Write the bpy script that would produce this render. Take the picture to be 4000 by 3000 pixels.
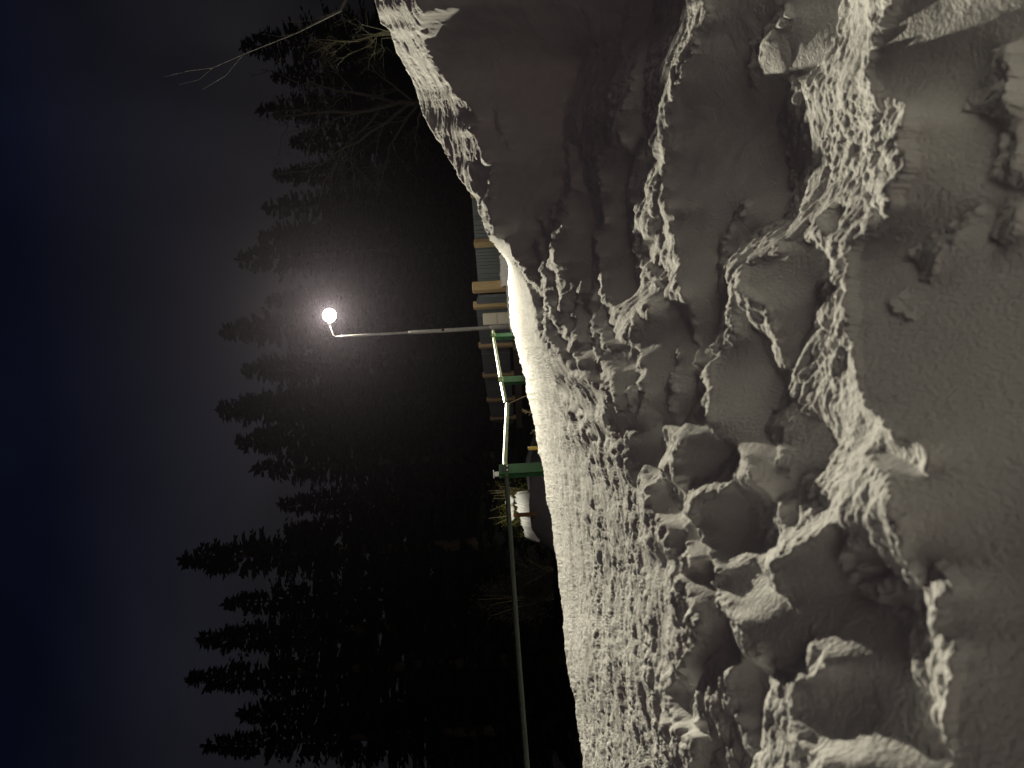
import bpy, math, random
import numpy as np

# ------------------------------------------------------------------ scene
for o in list(bpy.data.objects):
    bpy.data.objects.remove(o)
sc = bpy.context.scene
COL = sc.collection
R = math.radians
F = 2778.0                      # focal length in pixels of the 4000-pixel photograph
RHO = R(3.3)                    # the phone was held a little crooked
CR, SR = math.cos(RHO), math.sin(RHO)


def ar(x, y):
    """photo pixel -> (sideways slope, downward slope) of its ray"""
    cx, cu = (x - 2000.0) / F, (1500.0 - y) / F
    return CR * cu - SR * cx, CR * cx + SR * cu


def at(x, y, d):
    a, r = ar(x, y)
    return (a * d, d, -r * d)


# ------------------------------------------------------------------ tagging
def tag(o, label=None, cat=None, group=None, kind=None):
    if label: o['label'] = label
    if cat: o['category'] = cat
    if group: o['group'] = group
    if kind: o['kind'] = kind
    return o


def empty(name, loc, label, cat, group=None, rz=0.0):
    o = bpy.data.objects.new(name, None)
    COL.objects.link(o)
    o.empty_display_size = 0.2
    o.location = loc
    o.rotation_euler = (0, 0, rz)
    return tag(o, label, cat, group)


class MB:
    """collects geometry, then links it as one mesh object"""
    def __init__(s):
        s.v, s.f = [], []

    def add(s, vs, fs):
        n = len(s.v)
        s.v += [tuple(p) for p in vs]
        s.f += [tuple(i + n for i in q) for q in fs]
        return s

    def box(s, c, size, rz=0.0, bev=0.0):
        hx, hy, hz = (k / 2 for k in size)
        ca, sa = math.cos(rz), math.sin(rz)
        b = min(bev, hx * .9, hy * .9)
        if b > 0:
            ring = [(-hx + b, -hy), (hx - b, -hy), (hx, -hy + b), (hx, hy - b), (hx - b, hy), (-hx + b, hy), (-hx, hy - b), (-hx, -hy + b)]
        else:
            ring = [(-hx, -hy), (hx, -hy), (hx, hy), (-hx, hy)]
        m = len(ring)
        lv = [(-hz, 1.0)]
        if b > 0:
            lv = [(-hz, 1.0), (hz - b, 1.0), (hz, 1.0 - b / max(hx, hy))]
        else:
            lv = [(-hz, 1.0), (hz, 1.0)]
        vs, fs = [], []
        for z, k in lv:
            for px, py in ring:
                px, py = px * k, py * k
                vs.append((c[0] + px * ca - py * sa, c[1] + px * sa + py * ca, c[2] + z))
        for l in range(len(lv) - 1):
            for i in range(m):
                j = (i + 1) % m
                fs.append((l * m + i, l * m + j, (l + 1) * m + j, (l + 1) * m + i))
        fs.append(tuple(reversed(range(m))))
        fs.append(tuple(range((len(lv) - 1) * m, len(lv) * m)))
        return s.add(vs, fs)

    def tube(s, pts, rad, n=8, caps=True, twist=0.0):
        pts = [np.array(p, float) for p in pts]
        rr = rad if hasattr(rad, '__len__') else [rad] * len(pts)
        vs, fs = [], []
        ref = None
        for i, p in enumerate(pts):
            t = pts[min(i + 1, len(pts) - 1)] - pts[max(i - 1, 0)]
            t = t / (np.linalg.norm(t) + 1e-9)
            if ref is None:
                ref = np.array((0, 0, 1.0)) if abs(t[2]) < .9 else np.array((1.0, 0, 0))
            u = np.cross(ref, t); u /= np.linalg.norm(u) + 1e-9
            w = np.cross(t, u)
            ref = w
            for k in range(n):
                q = 2 * math.pi * k / n + twist
                vs.append(p + rr[i] * (math.cos(q) * u + math.sin(q) * w))
        for i in range(len(pts) - 1):
            for k in range(n):
                j = (k + 1) % n
                fs.append((i * n + k, i * n + j, (i + 1) * n + j, (i + 1) * n + k))
        if caps:
            fs.append(tuple(reversed(range(n))))
            fs.append(tuple(range((len(pts) - 1) * n, len(pts) * n)))
        return s.add(vs, fs)

    def build(s, name, mat, parent=None, smooth=False, loc=None):
        me = bpy.data.meshes.new(name)
        me.from_pydata(s.v, [], s.f)
        if smooth:
            me.polygons.foreach_set('use_smooth', [True] * len(me.polygons))
        me.materials.append(mat)
        me.update()
        o = bpy.data.objects.new(name, me)
        COL.objects.link(o)
        if loc is not None:
            o.location = loc
        if parent is not None:
            o.parent = parent
        return o


# ------------------------------------------------------------------ materials
def mat(name, base, rough=.7, metal=0.0, c2=None, scale=8.0, stretch=(1, 1, 1), bump=0.0, bscale=None, spec=.3, detail=5.0, coords='Object'):
    m = bpy.data.materials.new(name)
    m.use_nodes = True
    nt = m.node_tree
    b = nt.nodes['Principled BSDF']
    b.inputs['Roughness'].default_value = rough
    b.inputs['Metallic'].default_value = metal
    b.inputs['Specular IOR Level'].default_value = spec
    b.inputs['Base Color'].default_value = (*base, 1)
    tc = nt.nodes.new('ShaderNodeTexCoord')
    mp = nt.nodes.new('ShaderNodeMapping')
    mp.inputs['Scale'].default_value = stretch
    nt.links.new(tc.outputs[coords], mp.inputs['Vector'])
    if c2 is not None:
        n = nt.nodes.new('ShaderNodeTexNoise')
        n.inputs['Scale'].default_value = scale
        n.inputs['Detail'].default_value = detail
        n.inputs['Roughness'].default_value = .65
        nt.links.new(mp.outputs['Vector'], n.inputs['Vector'])
        rp = nt.nodes.new('ShaderNodeValToRGB')
        rp.color_ramp.elements[0].position = .35
        rp.color_ramp.elements[1].position = .68
        rp.color_ramp.elements[0].color = (*base, 1)
        rp.color_ramp.elements[1].color = (*c2, 1)
        nt.links.new(n.outputs['Fac'], rp.inputs['Fac'])
        nt.links.new(rp.outputs['Color'], b.inputs['Base Color'])
    if bump:
        n2 = nt.nodes.new('ShaderNodeTexNoise')
        n2.inputs['Scale'].default_value = bscale or scale * 3
        n2.inputs['Detail'].default_value = 6
        nt.links.new(mp.outputs['Vector'], n2.inputs['Vector'])
        bp = nt.nodes.new('ShaderNodeBump')
        bp.inputs['Strength'].default_value = 1.0
        bp.inputs['Distance'].default_value = bump
        nt.links.new(n2.outputs['Fac'], bp.inputs['Height'])
        nt.links.new(bp.outputs['Normal'], b.inputs['Normal'])
    return m


M = {
    'snow': mat('packed_snow', (.80, .80, .79), .9, c2=(.88, .88, .87), scale=14, bump=.0028, bscale=210, spec=.15),
    'snow_far': mat('fresh_snow', (.82, .83, .84), .9, c2=(.9, .9, .9), scale=6, bump=.02, bscale=18, spec=.15),
    'ground': mat('dark_ground', (.10, .10, .11), .9, c2=(.22, .22, .24), scale=.35, bump=.05, bscale=2.0, spec=.1),
    'hill': mat('dark_hill', (.015, .017, .015), .95, c2=(.03, .032, .028), scale=.2, bump=.3, bscale=.8, spec=.05),
    'galv': mat('galvanised_steel', (.58, .59, .57), .5, .12, c2=(.70, .70, .68), scale=9, bump=.0008, bscale=90),
    'shadedrail': mat('shaded_green_tube', (.012, .022, .016), .45, c2=(.028, .036, .03), scale=7, bump=.0006, bscale=60, spec=.4),  # darker copy of the pale tube; the near rail's shade is in the colour
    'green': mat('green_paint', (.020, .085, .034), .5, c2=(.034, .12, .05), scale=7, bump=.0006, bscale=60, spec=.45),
    'palegreen': mat('pale_green_tube', (.12, .20, .085), .42, .1, c2=(.23, .29, .15), scale=11, bump=.0006, bscale=70, spec=.5),
    'bluegrey': mat('blue_grey_sheet', (.20, .235, .262), .45, .2, c2=(.24, .278, .305), scale=2.2, spec=.5),
    'timber': mat('larch_timber', (.62, .45, .22), .75, c2=(.78, .62, .36), scale=5, stretch=(6, 6, .7), bump=.003, bscale=12),
    'concrete': mat('stained_concrete', (.20, .18, .15), .9, c2=(.30, .27, .22), scale=3, bump=.006, bscale=18),
    'cream': mat('cream_cabinet', (.82, .78, .64), .5, c2=(.86, .83, .72), scale=3),
    'seam': mat('cabinet_seam', (.34, .31, .20), .7, c2=(.4, .36, .25), scale=6),
    'dark': mat('near_black', (.02, .02, .02), .9, c2=(.03, .03, .03)),
    'silver': mat('silver_plate', (.62, .63, .62), .45, .3, c2=(.7, .7, .7), scale=20),
    'yellow': mat('yellow_stake', (.60, .42, .08), .6, c2=(.68, .52, .16), scale=12, stretch=(4, 4, .8), bump=.001, bscale=40),
    'twig': mat('dry_twig', (.24, .19, .12), .9, c2=(.34, .28, .18), scale=40),
    'bark': mat('grey_bark', (.042, .038, .035), .9, c2=(.08, .074, .068), scale=6, stretch=(3, 3, .8), bump=.004, bscale=20),
    'olive': mat('olive_bark', (.05, .047, .027), .9, c2=(.09, .085, .052), scale=12),
    'trunk': mat('spruce_bark', (.06, .05, .04), .95, c2=(.09, .075, .06), scale=3, stretch=(3, 3, .6)),
    'needle': mat('spruce_needles', (.009, .011, .010), .9, c2=(.016, .019, .017), scale=1.4, spec=.1),
    'leaf': mat('bush_leaves', (.10, .115, .025), .8, c2=(.20, .20, .05), scale=3, spec=.15),
    'leafgrey': mat('frosted_leaves', (.04, .045, .032), .85, c2=(.10, .10, .08), scale=2.5, spec=.15),
    'rust': mat('rusty_post', (.20, .09, .035), .8, c2=(.28, .15, .07), scale=9, stretch=(3, 3, .8)),
    'sticker': mat('faded_sticker', (.72, .60, .56), .6, c2=(.78, .72, .68), scale=30),
}


def emit(name, col, strength):
    m = bpy.data.materials.new(name)
    m.use_nodes = True
    nt = m.node_tree
    nt.nodes.remove(nt.nodes['Principled BSDF'])
    e = nt.nodes.new('ShaderNodeEmission')
    e.inputs['Color'].default_value = (*col, 1)
    e.inputs['Strength'].default_value = strength
    nt.links.new(e.outputs[0], nt.nodes['Material Output'].inputs['Surface'])
    return m


# ------------------------------------------------------------------ the snow bank
# Dark faces of the bank, traced from the photograph: each is a wall of snow that
# rises away from the viewer; what lies between them are the tops the lamp rakes across.
TILE = {1: (1400, 0), 2: (2600, 0), 3: (1900, 950), 4: (2600, 950), 5: (2000, 1950), 6: (2600, 1950)}
TS = 1400.0 / 2212.0


def tpx(t, pts):
    ox, oy = TILE[t]
    out = []
    for x, y in pts:
        if t in (1, 2) and y <= -30: y = -420
        if t in (5, 6) and y >= 1680: y = 2250
        if x >= 2400: x = 2600
        out.append((ox + x * TS, oy + y * TS))
    return out


DARK = [
    (1, 1.0, [(335, -40), (400, 220), (450, 380), (600, 560), (760, 720), (690, 790), (760, 900), (810, 1030), (720, 1010), (690, 1150), (790, 1230), (860, 1440), (940, 1560), (1040, 1680), (1175, 1680), (1150, 1400), (1230, 1350), (1300, 1150), (1300, 1000), (1265, 850), (1280, 700), (1350, 450), (1410, 300), (1620, 240), (1700, -40)]),
    (1, .8, [(1715, -40), (1830, -40), (1820, 160), (1640, 330)]),
    (1, .8, [(1790, 200), (1810, 500), (1800, 700), (1830, 800), (1720, 960), (1650, 870), (1590, 780), (1640, 680), (1690, 560), (1740, 500), (1760, 300)]),
    (1, .8, [(1720, 1000), (1800, 950), (1820, 1060), (1760, 1250), (1700, 1200)]),
    (1, .8, [(1330, 880), (1380, 920), (1410, 1030), (1440, 1150), (1495, 1310), (1470, 1440), (1485, 1680), (1240, 1680), (1215, 1450), (1260, 1370), (1310, 1200), (1400, 1180), (1340, 1150)]),
    (1, .8, [(1490, 960), (1570, 900), (1640, 940), (1690, 960), (1680, 1150), (1680, 1280), (1740, 1680), (1500, 1680), (1500, 1560), (1470, 1450), (1550, 1370), (1520, 1250), (1500, 1100)]),
    (1, .8, [(1830, 1330), (1890, 1350), (1880, 1480), (1830, 1450)]),
    (2, .75, [(310, -40), (1150, -40), (1100, 200), (1040, 350), (950, 460), (860, 480), (770, 480), (770, 620), (740, 740), (790, 850), (800, 1000), (830, 1180), (800, 1340), (740, 1400), (640, 1450), (540, 1490), (480, 1560), (380, 1680), (100, 1680), (90, 1480), (30, 1340), (30, 950), (40, 640), (120, 480), (200, 300), (300, 130)]),
    (2, 1.15, [(1530, -40), (2400, -40), (2400, 1700), (1250, 1700), (1330, 1450), (1490, 1290), (1540, 1150), (1620, 1000), (1600, 850), (1660, 720), (1580, 620), (1400, 560), (1300, 450), (1330, 320), (1500, 100)]),
    (2, .8, [(1130, 1240), (1190, 1300), (1180, 1400), (1090, 1440), (1060, 1330)]),
    (2, .8, [(760, 1480), (1030, 1500), (1060, 1680), (640, 1680), (760, 1560)]),
    (4, .9, [(100, -30), (350, -30), (360, 150), (375, 300), (380, 450), (370, 600), (340, 690), (270, 740), (230, 600), (200, 500), (150, 370), (120, 220)]),
    (4, .9, [(560, 120), (780, 60), (860, 70), (1040, -20), (1060, 130), (980, 260), (960, 450), (960, 520), (870, 620), (850, 740), (790, 780), (720, 560), (700, 400), (640, 310), (560, 250), (530, 180)]),
    (4, .9, [(420, 640), (500, 580), (610, 570), (660, 700), (720, 800), (790, 850), (780, 970), (700, 1030), (660, 1130), (720, 1230), (750, 1300), (830, 1500), (860, 1530), (800, 1560), (700, 1560), (600, 1420), (560, 1300), (480, 1250), (400, 1210), (340, 1180), (320, 1050), (330, 900), (330, 760)]),
    (4, .9, [(880, 1040), (950, 1070), (1010, 1100), (1090, 1180), (1100, 1290), (1010, 1390), (880, 1480), (840, 1470), (790, 1330), (760, 1230), (780, 1110)]),
    (4, .9, [(500, 380), (560, 430), (600, 550), (520, 570), (470, 560)]),
    (4, 1.0, [(1210, 200), (1250, 450), (1210, 500), (1230, 720), (1250, 900), (1350, 1080), (1500, 1180), (1600, 1250), (1720, 1240), (1760, 1370), (1700, 1420), (1550, 1330), (1400, 1240), (1340, 1230), (1330, 1300), (1440, 1400), (1540, 1600), (1560, 1680), (2400, 1680), (2400, -30), (1250, -30), (1230, 100)]),
    (4, .9, [(200, 1100), (320, 1150), (420, 1240), (440, 1290), (350, 1420), (230, 1490), (150, 1470), (110, 1390), (150, 1240)]),
    (4, .9, [(380, 1560), (340, 1680), (530, 1680), (520, 1530), (440, 1480)]),
    (3, .7, [(110, -30), (680, -30), (700, 150), (740, 330), (800, 500), (830, 560), (880, 640), (950, 740), (970, 900), (940, 1000), (900, 1180), (870, 1060), (820, 1000), (780, 900), (730, 900), (640, 830), (560, 800), (480, 830), (420, 740), (330, 650), (260, 520), (230, 420), (160, 300), (150, 200)]),
    (3, .8, [(730, -20), (900, -20), (960, 80), (960, 230), (930, 340), (870, 380), (800, 350), (760, 300), (740, 150)]),
    (3, .9, [(1040, 330), (1090, 320), (1160, 360), (1220, 440), (1300, 560), (1340, 680), (1360, 760), (1340, 900), (1330, 1000), (1260, 1080), (1220, 1180), (1150, 1130), (1100, 1150), (1080, 1250), (1070, 1420), (1020, 1470), (980, 1350), (900, 1240), (900, 1190), (940, 1050), (970, 940), (970, 830), (930, 700), (890, 600), (940, 440), (1000, 500)]),
    (3, .8, [(980, -20), (1060, -20), (1040, 120), (1000, 130)]),
    (3, .8, [(1060, 100), (1110, 180), (1100, 280), (1050, 200)]),
    (3, .8, [(770, 1000), (830, 1020), (900, 1110), (880, 1180), (800, 1140), (780, 1100)]),
    (3, .8, [(850, 1260), (900, 1250), (980, 1350), (940, 1430), (890, 1370)]),
    (3, .8, [(1040, 1500), (1110, 1430), (1180, 1520), (1190, 1680), (1080, 1680), (1050, 1600)]),
    (3, .5, [(430, 880), (500, 870), (560, 950), (620, 1060), (560, 1050), (490, 960)]),
    (3, .6, [(640, 1120), (720, 1160), (720, 1240), (660, 1220)]),
    (5, .9, [(890, -20), (1030, -20), (1100, 200), (1110, 320), (1050, 340), (1010, 280), (980, 150), (920, 80)]),
    (5, .9, [(1100, 110), (1180, 140), (1240, 260), (1280, 360), (1260, 490), (1200, 400), (1140, 270), (1110, 200)]),
    (5, .9, [(1230, -20), (1500, -20), (1500, 200), (1460, 330), (1370, 410), (1300, 340), (1250, 200), (1170, 80)]),
    (5, .9, [(1080, 450), (1130, 440), (1200, 450), (1270, 560), (1290, 750), (1290, 900), (1240, 1000), (1200, 900), (1150, 650), (1100, 550)]),
    (5, .9, [(1310, 480), (1380, 440), (1530, 410), (1640, 530), (1680, 560), (1780, 620), (1880, 760), (1890, 900), (1830, 1010), (1730, 1030), (1650, 1000), (1560, 980), (1480, 850), (1400, 700), (1310, 560)]),
    (5, .9, [(1120, 800), (1180, 850), (1220, 1050), (1190, 1180), (1100, 1070), (1130, 950)]),
    (5, .8, [(1380, 1050), (1480, 1000), (1540, 1150), (1570, 1350), (1570, 1560), (1500, 1600), (1420, 1400), (1350, 1150)]),
    (5, .8, [(1020, 1060), (1080, 1130), (1180, 1330), (1180, 1430), (1110, 1440), (1060, 1300), (1020, 1200)]),
    (5, .8, [(1200, 1400), (1280, 1380), (1320, 1500), (1300, 1680), (1240, 1680)]),
    (6, .95, [(760, 400), (900, 320), (1050, 230), (1150, 160), (1200, 250), (1180, 380), (1250, 520), (1330, 600), (1460, 640), (1570, 600), (1600, 800), (1660, 950), (1730, 1200), (1800, 1430), (1900, 1600), (1930, 1700), (1100, 1700), (1080, 1560), (1000, 1550), (920, 1530), (900, 1400), (850, 1250), (870, 1150), (1050, 1060), (1040, 950), (980, 880), (930, 750), (880, 660), (800, 560)]),
    (6, 1.1, [(1570, -20), (2400, -20), (2400, 1700), (1980, 1700), (1880, 1480), (1880, 1290), (1930, 1100), (1960, 880), (1860, 790), (1860, 600), (1930, 620), (2000, 560), (1900, 420), (1800, 390), (1780, 520), (1720, 520), (1700, 430), (1630, 330), (1600, 160)]),
    (6, .8, [(760, 20), (860, 0), (840, 170), (760, 160)]),
    (6, .8, [(1230, 300), (1400, 330), (1480, 460), (1330, 520), (1240, 440)]),
]
# lit patches lying inside dark faces
LIT = [
    (2, [(2260, 250), (2120, 320), (2050, 480), (1950, 600), (2000, 680), (2160, 720), (2180, 850), (2100, 1080), (2260, 1200)]),
    (2, [(1990, 1270), (1830, 1390), (1700, 1460), (1600, 1540), (1620, 1720), (1680, 1740), (1750, 1540), (1880, 1440), (2020, 1300)]),
    (2, [(2260, 1240), (2090, 1280), (2050, 1400), (2120, 1500), (2260, 1450)]),
    (4, [(1250, 930), (1400, 1060), (1540, 1190), (1720, 1240), (1760, 1370), (1700, 1420), (1500, 1310), (1300, 1200)]),
]
# thin lit crests: half-width in tile pixels
CREST = [
    (2, 30, [(800, 60), (690, 170), (600, 260), (570, 400), (555, 545)]),
    (2, 26, [(540, 1240), (440, 1350), (390, 1480), (370, 1659)]),
    (2, 26, [(760, 1380), (620, 1450), (500, 1530), (370, 1600)]),
    (3, 8, [(130, 60), (270, 230), (360, 310), (430, 450), (520, 600), (570, 720), (640, 830)]),
    (3, 7, [(410, 40), (440, 150), (470, 320), (490, 440)]),
    (3, 8, [(320, 20), (340, 150), (370, 280)]),
    (3, 7, [(210, 300), (290, 420), (320, 500), (360, 590), (400, 650), (440, 780)]),
    (3, 7, [(370, 340), (380, 430), (390, 580), (470, 680), (530, 780)]),
    (3, 8, [(610, 230), (600, 350), (560, 480), (560, 640)]),
    (3, 8, [(700, 200), (640, 350), (660, 450)]),
    (3, 11, [(690, 80), (720, 200), (740, 350), (690, 450), (680, 640), (720, 740), (740, 900)]),
    (3, 12, [(950, 330), (860, 400), (820, 480), (830, 560), (900, 640), (950, 740), (970, 870), (950, 960)]),
    (3, 9, [(720, 540), (760, 650), (830, 680), (880, 640)]),
    (3, 9, [(910, 700), (960, 830), (890, 870), (870, 940), (900, 1050)]),
    (3, 10, [(740, 760), (790, 900), (830, 1040), (900, 1100)]),
    (3, 20, [(1200, 650), (1180, 800), (1180, 950), (1190, 1040)]),
    (4, 14, [(830, 1000), (720, 1190), (760, 1340), (840, 1510)]),
    (4, 18, [(1530, 300), (1460, 370), (1500, 430), (1570, 450)]),
    (5, 16, [(1430, 760), (1500, 930), (1560, 1090)]),
    (5, 14, [(1590, 880), (1560, 1010)]),
    (6, 22, [(1180, 290), (1180, 400), (1270, 520)]),
    (6, 22, [(1290, 410), (1430, 425)]),
    (1, 9, [(840, 640), (860, 760), (880, 820)]), (1, 8, [(925, 870), (950, 940)]),
    (1, 9, [(850, 1040), (800, 1110), (810, 1230)]),
    (1, 9, [(1130, 1340), (1180, 1500), (1230, 1659)]), (1, 9, [(1225, 1290), (1180, 1420), (1190, 1659)]),
    (1, 9, [(1110, 1480), (1130, 1600), (1140, 1659)]),
    (1, 12, [(1410, 1030), (1440, 1150), (1500, 1320), (1470, 1440), (1500, 1580)]),
]
SKY_X = [1466, 1482, 1495, 1520, 1536, 1555, 1590, 1612, 1637, 1660, 1700, 1704, 1748, 1773, 1805, 1837, 1868, 1894, 1928, 1950, 1972, 1990, 1978, 1980, 1987, 1996, 2009, 2033, 2050, 2063, 2080, 2096, 2109, 2123, 2142, 2158, 2177, 2182, 2201, 2211, 2226, 2254, 2274, 2279]
SKY_Y = [0, 63, 98, 108, 146, 203, 260, 304, 380, 456, 519, 544, 589, 639, 703, 741, 778, 861, 937, 980, 1002, 1030, 1110, 1168, 1244, 1298, 1317, 1407, 1458, 1526, 1608, 1689, 1757, 1831, 1967, 2048, 2184, 2224, 2345, 2489, 2634, 2755, 2923, 3000]

STEP = .0018
GA = np.arange(-.76, .7601, STEP)
GR = np.arange(-.32, 1.1001, STEP)
NA, NR = len(GA), len(GR)
AA, RRG = np.meshgrid(GA, GR)            # [r, a]


def raster(poly):
    q = np.array([ar(x, y) for x, y in poly])
    i0, i1 = np.searchsorted(GA, [q[:, 0].min(), q[:, 0].max()])
    j0, j1 = np.searchsorted(GR, [q[:, 1].min(), q[:, 1].max()])
    out = np.zeros((NR, NA), bool)
    if i1 <= i0 or j1 <= j0:
        return out
    X, Y = AA[j0:j1, i0:i1], RRG[j0:j1, i0:i1]
    ins = np.zeros(X.shape, bool)
    n = len(q)
    for k in range(n):
        x1, y1 = q[k]; x2, y2 = q[(k + 1) % n]
        c = ((y1 > Y) != (y2 > Y)) & (X < (x2 - x1) * (Y - y1) / (y2 - y1 + 1e-12) + x1)
        ins ^= c
    out[j0:j1, i0:i1] = ins
    return out


def blur(A, s):
    k = int(3 * s + 1)
    g = np.exp(-.5 * (np.arange(-k, k + 1) / s) ** 2); g /= g.sum()
    for ax in (0, 1):
        P = np.pad(A, [(k, k) if i == ax else (0, 0) for i in (0, 1)], mode='edge')
        B = np.zeros_like(A)
        for i, wgt in enumerate(g):
            B += wgt * (P[i:i + A.shape[0], :] if ax == 0 else P[:, i:i + A.shape[1]])
        A = B
    return A


# --- tiny lattice noise, vectorised
def hash2(ix, iy, seed):
    h = (ix.astype(np.int64) * 374761393 + iy.astype(np.int64) * 668265263 + seed * 974634777) & 0xFFFFFFFF
    h = ((h ^ (h >> 13)) * 1274126177) & 0xFFFFFFFF
    h = (h ^ (h >> 16)) & 0xFFFFFFFF
    return h.astype(np.float64) / 4294967295.0


def gnoise(x, y, seed):
    ix, iy = np.floor(x), np.floor(y)
    fx, fy = x - ix, y - iy
    u, v = fx * fx * fx * (fx * (fx * 6 - 15) + 10), fy * fy * fy * (fy * (fy * 6 - 15) + 10)

    def g(dx, dy):
        t = hash2(ix + dx, iy + dy, seed) * 2 * np.pi
        return np.cos(t) * (fx - dx) + np.sin(t) * (fy - dy)
    return ((g(0, 0) * (1 - u) + g(1, 0) * u) * (1 - v) + (g(0, 1) * (1 - u) + g(1, 1) * u) * v) * 1.5


def lumps(x, y, seed):
    """rounded crumbs: height of the tallest dome of the neighbouring cells"""
    ix, iy = np.floor(x), np.floor(y)
    best = np.zeros_like(x)
    for dx in (-1, 0, 1):
        for dy in (-1, 0, 1):
            cx, cy = ix + dx, iy + dy
            px, py = cx + hash2(cx, cy, seed), cy + hash2(cx, cy, seed + 1)
            rad = .25 + .65 * hash2(cx, cy, seed + 2) ** 2
            q = 1 - ((x - px) ** 2 + (y - py) ** 2) / (rad * rad)
            best = np.maximum(best, np.sqrt(np.clip(q, 0, 1)) * rad)
    return best


def solve_snow():
    dark = np.zeros((NR, NA), bool)
    S = -(.05 + .24 * np.clip(RRG - .1, 0, .6)) * np.clip((RRG - .1) / .1, 0, 1)
    S0 = S.copy()
    for t, s, pts in DARK:
        k = raster(tpx(t, pts))
        dark |= k
        S[k] = s
    lit = np.zeros((NR, NA), bool)
    for t, pts in LIT:
        lit |= raster(tpx(t, pts))
    for t, hw, pts in CREST:
        p = tpx(t, pts)
        for (x1, y1), (x2, y2) in zip(p[:-1], p[1:]):
            dx, dy = x2 - x1, y2 - y1
            n = math.hypot(dx, dy) + 1e-9
            nx, ny, w = -dy / n, dx / n, max(hw, 14) * TS
            lit |= raster([(x1 + nx * w, y1 + ny * w), (x2 + nx * w, y2 + ny * w), (x2 - nx * w, y2 - ny * w), (x1 - nx * w, y1 - ny * w)])
    S[lit] = S0[lit]
    dark &= ~lit
    mask = 1.0 - dark.astype(float)
    # skyline: slope and distance for every sideways slope
    sa, sr = np.array([ar(x, y) for x, y in zip(SKY_X, SKY_Y)]).T
    order = np.argsort(sa)
    rs = np.interp(GA, sa[order], sr[order])
    for _ in range(3):
        rs = np.convolve(np.pad(rs, 3, mode='edge'), np.ones(7) / 7, 'valid') * .5 + rs * .5
    ka = [ar(x, y)[0] for x, y in ((2279, 3000), (2210, 2500), (2150, 2000), (2100, 1700), (2063, 1520), (2033, 1407), (1996, 1290), (1985, 1200), (1978, 1110), (1990, 1030), (1950, 980), (1870, 800), (1680, 400), (1466, 0))]
    kd = [3.6, 4.5, 5.9, 7.6, 9.5, 12.0, 18.0, 21.0, 22.0, 20.0, 3.1, 3.7, 5.2, 4.7]
    ds = np.interp(GA, ka, kd)
    px_, py_ = AA / STEP, RRG / STEP
    wj = 2.2 * gnoise(px_ / 9, py_ / 6, 201) + 1.5 * gnoise(px_ / 3.6, py_ / 3, 202) + 4.0 * gnoise(px_ / 30, py_ / 22, 205) * 0
    wi = 2.6 * gnoise(px_ / 9, py_ / 6, 203) + 1.5 * gnoise(px_ / 3.6, py_ / 3, 204) + 4.0 * gnoise(px_ / 30, py_ / 22, 206) * 0
    jj, ii = np.meshgrid(np.arange(NR), np.arange(NA), indexing='ij')
    jw = np.clip(np.rint(jj + wj).astype(int), 0, NR - 1); iw = np.clip(np.rint(ii + wi).astype(int), 0, NA - 1)
    S = S[jw, iw]; mask = mask[jw, iw]; dark = dark[jw, iw]
    S1, S2 = blur(S, .8), blur(S, 1.8)
    kb = np.clip((RRG - .12) / .2, 0, 1)
    S = S1 * (1 - kb) + S2 * kb
    mask_s = blur(mask, 1.0)
    # the slope along the view must stay below the sight line
    flo = np.interp(GA, [.06, .2, .34, .8], [.035, .08, .17, .2])
    den = np.maximum(S + RRG, flo[None, :])
    den = np.where(dark & (AA > .2), np.maximum(den, .45), den)
    above = RRG < rs[None, :]
    den = np.where(above, .12, den)
    g = -1.0 / den
    G = .5 * (g[1:] + g[:-1]) * STEP
    div = np.zeros((NR, NA))
    div[:-1] += G
    div[1:] -= G
    wa = .13
    E = np.concatenate([div, div[::-1]], 0)
    E = np.concatenate([E, E[:, ::-1]], 1)
    ky = np.arange(2 * NR)[:, None]; kx = np.arange(2 * NA)[None, :]
    ev = (2 * np.cos(np.pi * ky / NR) - 2) + wa * (2 * np.cos(np.pi * kx / NA) - 2)
    ev[0, 0] = 1
    H = np.fft.fft2(E) / ev
    H[0, 0] = 0
    L = np.real(np.fft.ifft2(H))[:NR, :NA]
    j0, i0 = np.argmin(abs(GR - .72)), np.argmin(abs(GA))
    L += math.log(.62) - L[j0, i0]
    # bring the crest to its distance
    js = np.searchsorted(GR, rs)
    Ls = L[js, np.arange(NA)]
    corr = np.log(ds) - Ls
    cs = np.convolve(np.pad(corr, 12, mode='edge'), np.ones(25) / 25, 'valid')
    print('SNOW corr', [(round(float(GA[i]), 2), round(float(math.exp(Ls[i])), 2), round(float(ds[i]), 2)) for i in range(100, NA, 60)])
    hi = np.interp(GA, [-.3, -.1, .0, .05, .13, .17, .2, .3, .8], [.45, .3, .11, .052, .034, .014, .01, .1, .5])[None, :]
    hi = np.maximum(hi, rs[None, :] + .006)
    w = np.clip((hi - RRG) / (hi - rs[None, :]), 0, 1.1) ** 1.5
    L = L + cs[None, :] * w
    L = np.maximum.accumulate(L[::-1], 0)[::-1]
    L = L - (RRG - GR[0]) * .02
    return L, rs, mask_s


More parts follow.
